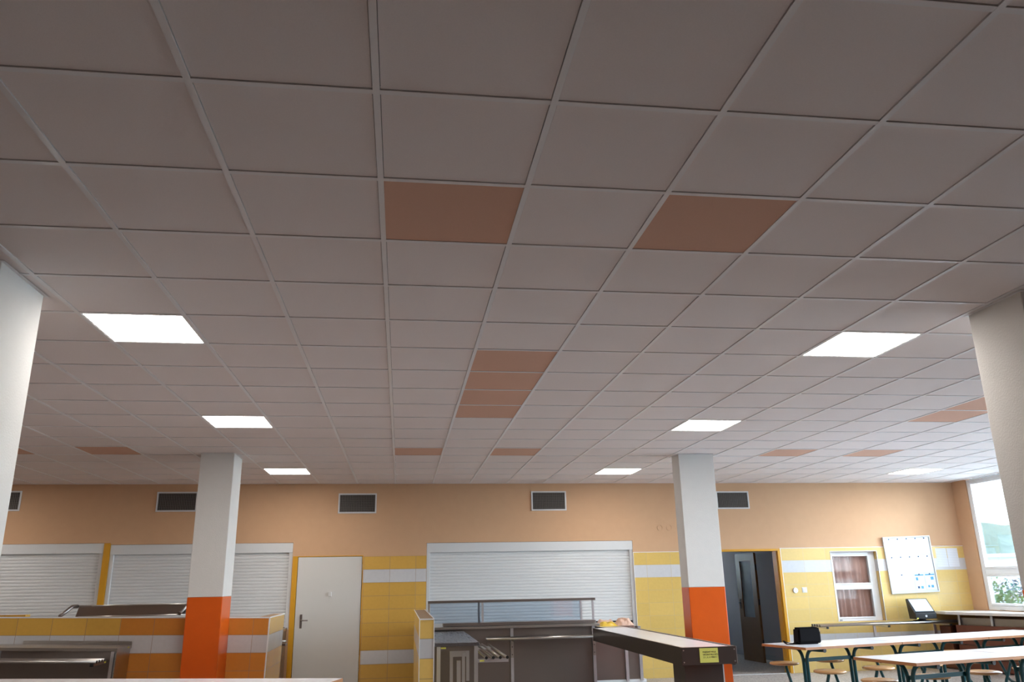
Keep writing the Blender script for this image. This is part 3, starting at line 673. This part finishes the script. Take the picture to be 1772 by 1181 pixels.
paper(.655, .045, .185, .265, 'sheet with a blue heading in the bottom right corner of the noticeboard', 2)
for k, x in enumerate((10.425, 10.635)):
    o = bm_(); box(o, 0, .2, -.0008, 0, 0, .31); o = obj('notice_paper', o, M_pl, loc=(x, W-.0085, 1.60))
    tag(o, 'pale sheet taped to the tiles right of the noticeboard, ' + ('nearer the board' if k == 0 else 'nearer the corner'), 'paper', 'sheets taped to the wall tiles')

# ------------------------------------------------------------------ window-side worktop and wooden radiator screen
bm = bm_(); prism(bm, [(10.16, 10.36), (10.22, W-.009), (XR, W-.009), (XR, 0), (10.86, 0), (10.86, 8.2), (10.55, 9.1)], .848, .892); tag(obj('window_worktop', bm, M_sill, None, .004), 'pale window-side worktop in the right corner under the window', 'worktop')
t = thing('radiator_screen', 'dark brown wooden slatted radiator screen under the window worktop', 'radiator cover', (10.45, 10.4, 0))
P0 = Vector((10.26, 10.29)); P1_ = Vector((10.64, 9.0)); 
def slab(name, z0, z1, m, off=0, s0=0, s1=1, th=.022):
    d = (P1_-P0); n = Vector((-d.y, d.x)).normalized(); n = n if n.x > 0 else -n
    a = P0+d*s0+n*off; b = P0+d*s1+n*off; c = b+n*th; e = a+n*th
    bm = bm_(); prism(bm, [(q.x-10.45, q.y-10.4) for q in (a, b, c, e)], z0, z1); return obj(name, bm, m, t)
for z0, z1 in ((.70, .745), (.575, .69), (.40, .565), (.20, .39), (.02, .19)): 
    if z0 < .69: slab('slat', z0, z1, M_cwood)
slab('rear_board', .02, .80, M_steel2, .06, 0, 1.0, .02)
for s in (.03, .45, .9): slab('upright', .0, .846, M_alu, .024, s, s+.02, .02)
bm = bm_(); prism(bm, [(10.24-10.45, .01), (10.26-10.45, .31), (10.90-10.45, .31), (10.90-10.45, .29), (10.29-10.45, .29), (10.27-10.45, .01)], .02, .66); obj('end_board', bm, M_cwood, t)
# ------------------------------------------------------------------ canteen tables with attached stools
def canteen_table(length=1.455):
    t = thing('canteen_table', '', 'table', (0, 0, 0), 0, 'canteen tables with attached stools')
    bm = bm_(); D = .38; c = .0
    box(bm, .0, length, -D, D, .685, .70); o = obj('table_top', bm, M_laminate, t); o.data.materials.append(M_laminate)
    bm = bm_(); e = .006
    for q in ((0, length, -D-e, -D), (0, length, D, D+e), (-e, 0, -D-e, D+e), (length, length+e, -D-e, D+e)): box(bm, *q, .672, .6995)
    box(bm, 0, length, -D, D, .672, .6848); obj('table_edge', bm, M_edge, t)['label'] = 'brown wooden edge'
    for lx in (.30, 1.02):
        for s in (-1, 1):
            bm = bm_(); pts = [(lx, s*.030, .0), (lx, s*.030, .50)]
            for k in range(1, 8):
                a = k/7*PI/2; pts.append((lx, s*(.030+.11*(1-math.cos(a))), .50+.15*math.sin(a)))
            pts.append((lx, s*.335, .652)); tube(bm, pts, .020, 12); o = obj('leg', bm, M_teal, t)
            bm = bm_(); tube(bm, [(lx, s*.335, .652), (lx, s*.350, .652)], .023, 12); obj('end_cap', bm, M_black, o)
        bx('foot_plate', M_teal, t, lx-.03, lx+.03, -.09, .09, 0, .02)
        for s in (-1, 1):
            sx = lx + (.10 if s > 0 else -.10)
            bm = bm_(); pts = [(lx, s*.05, .05), (lx+.01*s, s*.15, .045)]
            for k in range(1, 7): a = k/6*PI/2; pts.append((lx+(.01+.03*math.sin(a))*s, s*(.15+.16*math.sin(a)), .045+.12*(1-math.cos(a))))
            pts += [(sx-.01*s, s*.46, .40), (sx, s*.47, .43)]; tube(bm, pts, .018, 12); obj('stool_arm', bm, M_teal, t)
            bm = bm_(); disc(bm, (sx, s*.50, .43), [(.150, 0), (.172, .006), (.178, .014), (.176, .024), (.165, .030), (.05, .031)], 36); obj('stool_seat', bm, M_seat, t)
    bx('stretcher', M_teal, t, .30, 1.02, -.012, .012, .505, .545, bevel=.003)
    return t
T0 = canteen_table()
def put(o, ox, oy, u, ang, lab):
    a = math.radians(ang); o.location = (ox+u*math.cos(a), oy+u*math.sin(a), 0); o.rotation_euler = (0, 0, a); o['label'] = lab
put(T0, 5.83, 7.24, 0, 14.3, 'canteen table with round stools, the black bag standing on it')
for k, u in enumerate((1.475, 2.95)): put(copy_tree(T0), 5.83, 7.24, u, 14.3, ['middle canteen table of the far row, in front of the tube shelf', 'canteen table at the window end of the far row'][k])
put(copy_tree(T0), 5.91, 5.30, 0, 13.7, 'white-topped canteen table in the nearer row, its left corner in full view')
put(copy_tree(T0), 5.91, 5.30, 1.475, 13.7, 'canteen table in the nearer row, cut by the right edge of the photo')

# bag on the table
a14 = math.radians(14.3)
t = thing('camera_bag', 'black camera bag with shoulder strap on the canteen table', 'bag', (6.19, 7.36, .7003), a14-.12)
bm = bm_(); box(bm, -.145, .145, -.07, .07, .0, .19); bmesh.ops.bevel(bm, geom=bm.edges[:], offset=.022, segments=3, affect='EDGES')
for v in bm.verts: v.co.x += .01*(v.co.z > .1)
obj('bag_body', bm, M_fabric, t)
bm = bm_(); box(bm, -.135, .14, -.078, -.066, .03, .185); bmesh.ops.bevel(bm, geom=bm.edges[:], offset=.006, segments=2, affect='EDGES'); obj('front_flap', bm, M_fabric, t)
bm = bm_(); box(bm, .146, .172, -.055, .055, .01, .15); bmesh.ops.bevel(bm, geom=bm.edges[:], offset=.012, segments=3, affect='EDGES'); obj('side_pocket', bm, mat('bag_side', (.02, .025, .035), .5), t)
def strap(pts, w_, name='shoulder_strap'):
    bm = bm_(); prev = None
    for i, p in enumerate(pts):
        p = Vector(p); d = (Vector(pts[min(i+1, len(pts)-1)])-Vector(pts[max(i-1, 0)])).normalized(); n = d.cross(Vector((0, 1, 0))).normalized()*.0035
        cur = [bm.verts.new(p+Vector((0, sy*w_, 0))+n*sn) for sy, sn in ((-1, -1), (1, -1), (1, 1), (-1, 1))]
        if prev:
            for k in range(4): bm.faces.new((prev[k], prev[(k+1) % 4], cur[(k+1) % 4], cur[k]))
        else: bm.faces.new(cur)
        prev = cur
    bm.faces.new(prev); return obj(name, bm, M_fabric, t)
strap([(-.14, 0, .03), (-.18, 0, .012), (-.24, 0, .018), (-.30, 0, .035), (-.315, 0, .048), (-.30, 0, .025), (-.27, 0, .006), (-.20, 0, .0055), (-.14, 0, .008)], .02)
strap([(.10, 0, .192), (.15, 0, .185), (.178, 0, .14), (.186, 0, .08), (.178, 0, .03), (.165, 0, .012), (.15, 0, .008)], .018, 'strap_loop')
bm = bm_(); tube(bm, [(.150+.0, -.058+.012*math.cos(k*PI/6), .150+.012*math.sin(k*PI/6)) for k in range(13)], .0025, 6); obj('ring', bm, M_steel, t)

# foreground table
t = thing('dining_table', 'white table top with brown edge along the bottom left of the photo', 'table', (.86, 4.80, 0), math.radians(-16.3))
bm = bm_(); box(bm, -3.6, 0, -.78, 0, .735, .75); obj('table_top', bm, M_laminate, t)
bm = bm_(); box(bm, -3.606, .006, -.786, .006, .715, .735); box(bm, 0, .006, -.786, .006, .735, .7495); box(bm, -3.6, 0, 0, .006, .735, .7495); obj('table_edge', bm, M_edge, t)
for x in (-3.4, -.25):
    for y_ in (-.68, -.08):
        bm = bm_(); tube(bm, [(x, y_, 0), (x, y_, .715)], .02); obj('leg', bm, M_teal, t)

# ------------------------------------------------------------------ outdoors
bm = bm_(); box(bm, XR+.12, 400, -150, 400, -3.6, -3.5); o = struct('ground_outside', bm, M_out)
def pt(dist, az): return Vector((1.31+dist*az[0], -2.32+dist*az[1], 0))
bm = bm_(); bc = pt(62, (.615, .788)); box(bm, -22, 22, -6, 6, -3.5, 1.46+62*.0155); box(bm, -22.4, 22.4, -6.4, 6.4, 1.46+62*.0155, 1.46+62*.0185)
o = tag(obj('long_building', bm, M_bldg, loc=(bc.x, bc.y, 0)), 'long pale flat-roofed building seen through the window', 'building'); o.rotation_euler = (0, 0, math.radians(-38))
# hill
bm = bm_(); n = 60; rows = []; rnd = random.Random(4)
for j in range(14):
    row = []
    for i in range(n+1):
        a = math.radians(10+70*i/n); d = 120+j*9
        prof = math.sin(min(1, j/9)*PI/2); hh = -3.5+prof*(1.46+3.5+.048*200+1.6*math.sin(i*.35)+1.0*math.sin(i*.9+j)) + rnd.uniform(-.7, .9)*(j > 0)
        row.append(bm.verts.new((1.31+d*math.cos(a), -2.32+d*math.sin(a), hh)))
    rows.append(row)
for a, b in zip(rows, rows[1:]):
    for i in range(n): bm.faces.new((a[i], a[i+1], b[i+1], b[i]))
o = obj('hills', bm, M_hill); o['kind'] = 'structure'
def tree(x, y, base, top, w_, m, lab, seed):
    t = thing('tree', lab, 'tree', (x, y, base), 0, 'trees outside the window')
    hgt = top-base; bm = bm_(); tube(bm, [(0, 0, 0), (.05, 0, hgt*.5), (0, .05, hgt*.8)], .12*w_/2, 8); obj('trunk', bm, M_bark, t)
    rnd = random.Random(seed); bm = bm_()
    for k in range(3600):
        th = rnd.uniform(0, 2*PI); ph = math.acos(rnd.uniform(-1, 1)); rr_ = rnd.uniform(.55, 1.0)**.5
        rr_ *= 1+.25*math.sin(3*th+seed)*math.sin(2*ph)
        c = Vector((w_*rr_*math.sin(ph)*math.cos(th), w_*rr_*math.sin(ph)*math.sin(th), hgt*.62+hgt*.38*rr_*math.cos(ph)))
        s = rnd.uniform(.05, .12)*w_/2; ax = Vector((rnd.gauss(0, 1), rnd.gauss(0, 1), rnd.gauss(0, 1))).normalized(); b1 = ax.orthogonal().normalized()*s; b2 = ax.cross(b1)
        bm.faces.new([bm.verts.new(c+q) for q in (b1, b2*.7, -b1, -b2*.7)])
    obj('foliage', bm, m, t)
for k, (dist, px_az, slope, w_, m, lab) in enumerate((
    (24, (.6085, .7935), -.006, 1.1, M_leaf, 'green leafy tree left of centre in the lower window sash'),
    (36, (.6285, .7778), -.004, 1.1, M_leaf2, 'dark purple-leaved tree in the lower window sash beside the column'),
    (21, (.6195, .785), -.026, .9, M_leaf, 'low green tree below the purple-leaved tree outside the window'))):
    p = pt(dist, px_az); tree(p.x, p.y, -3.5, 1.46+dist*slope, w_, m, lab, k+1)
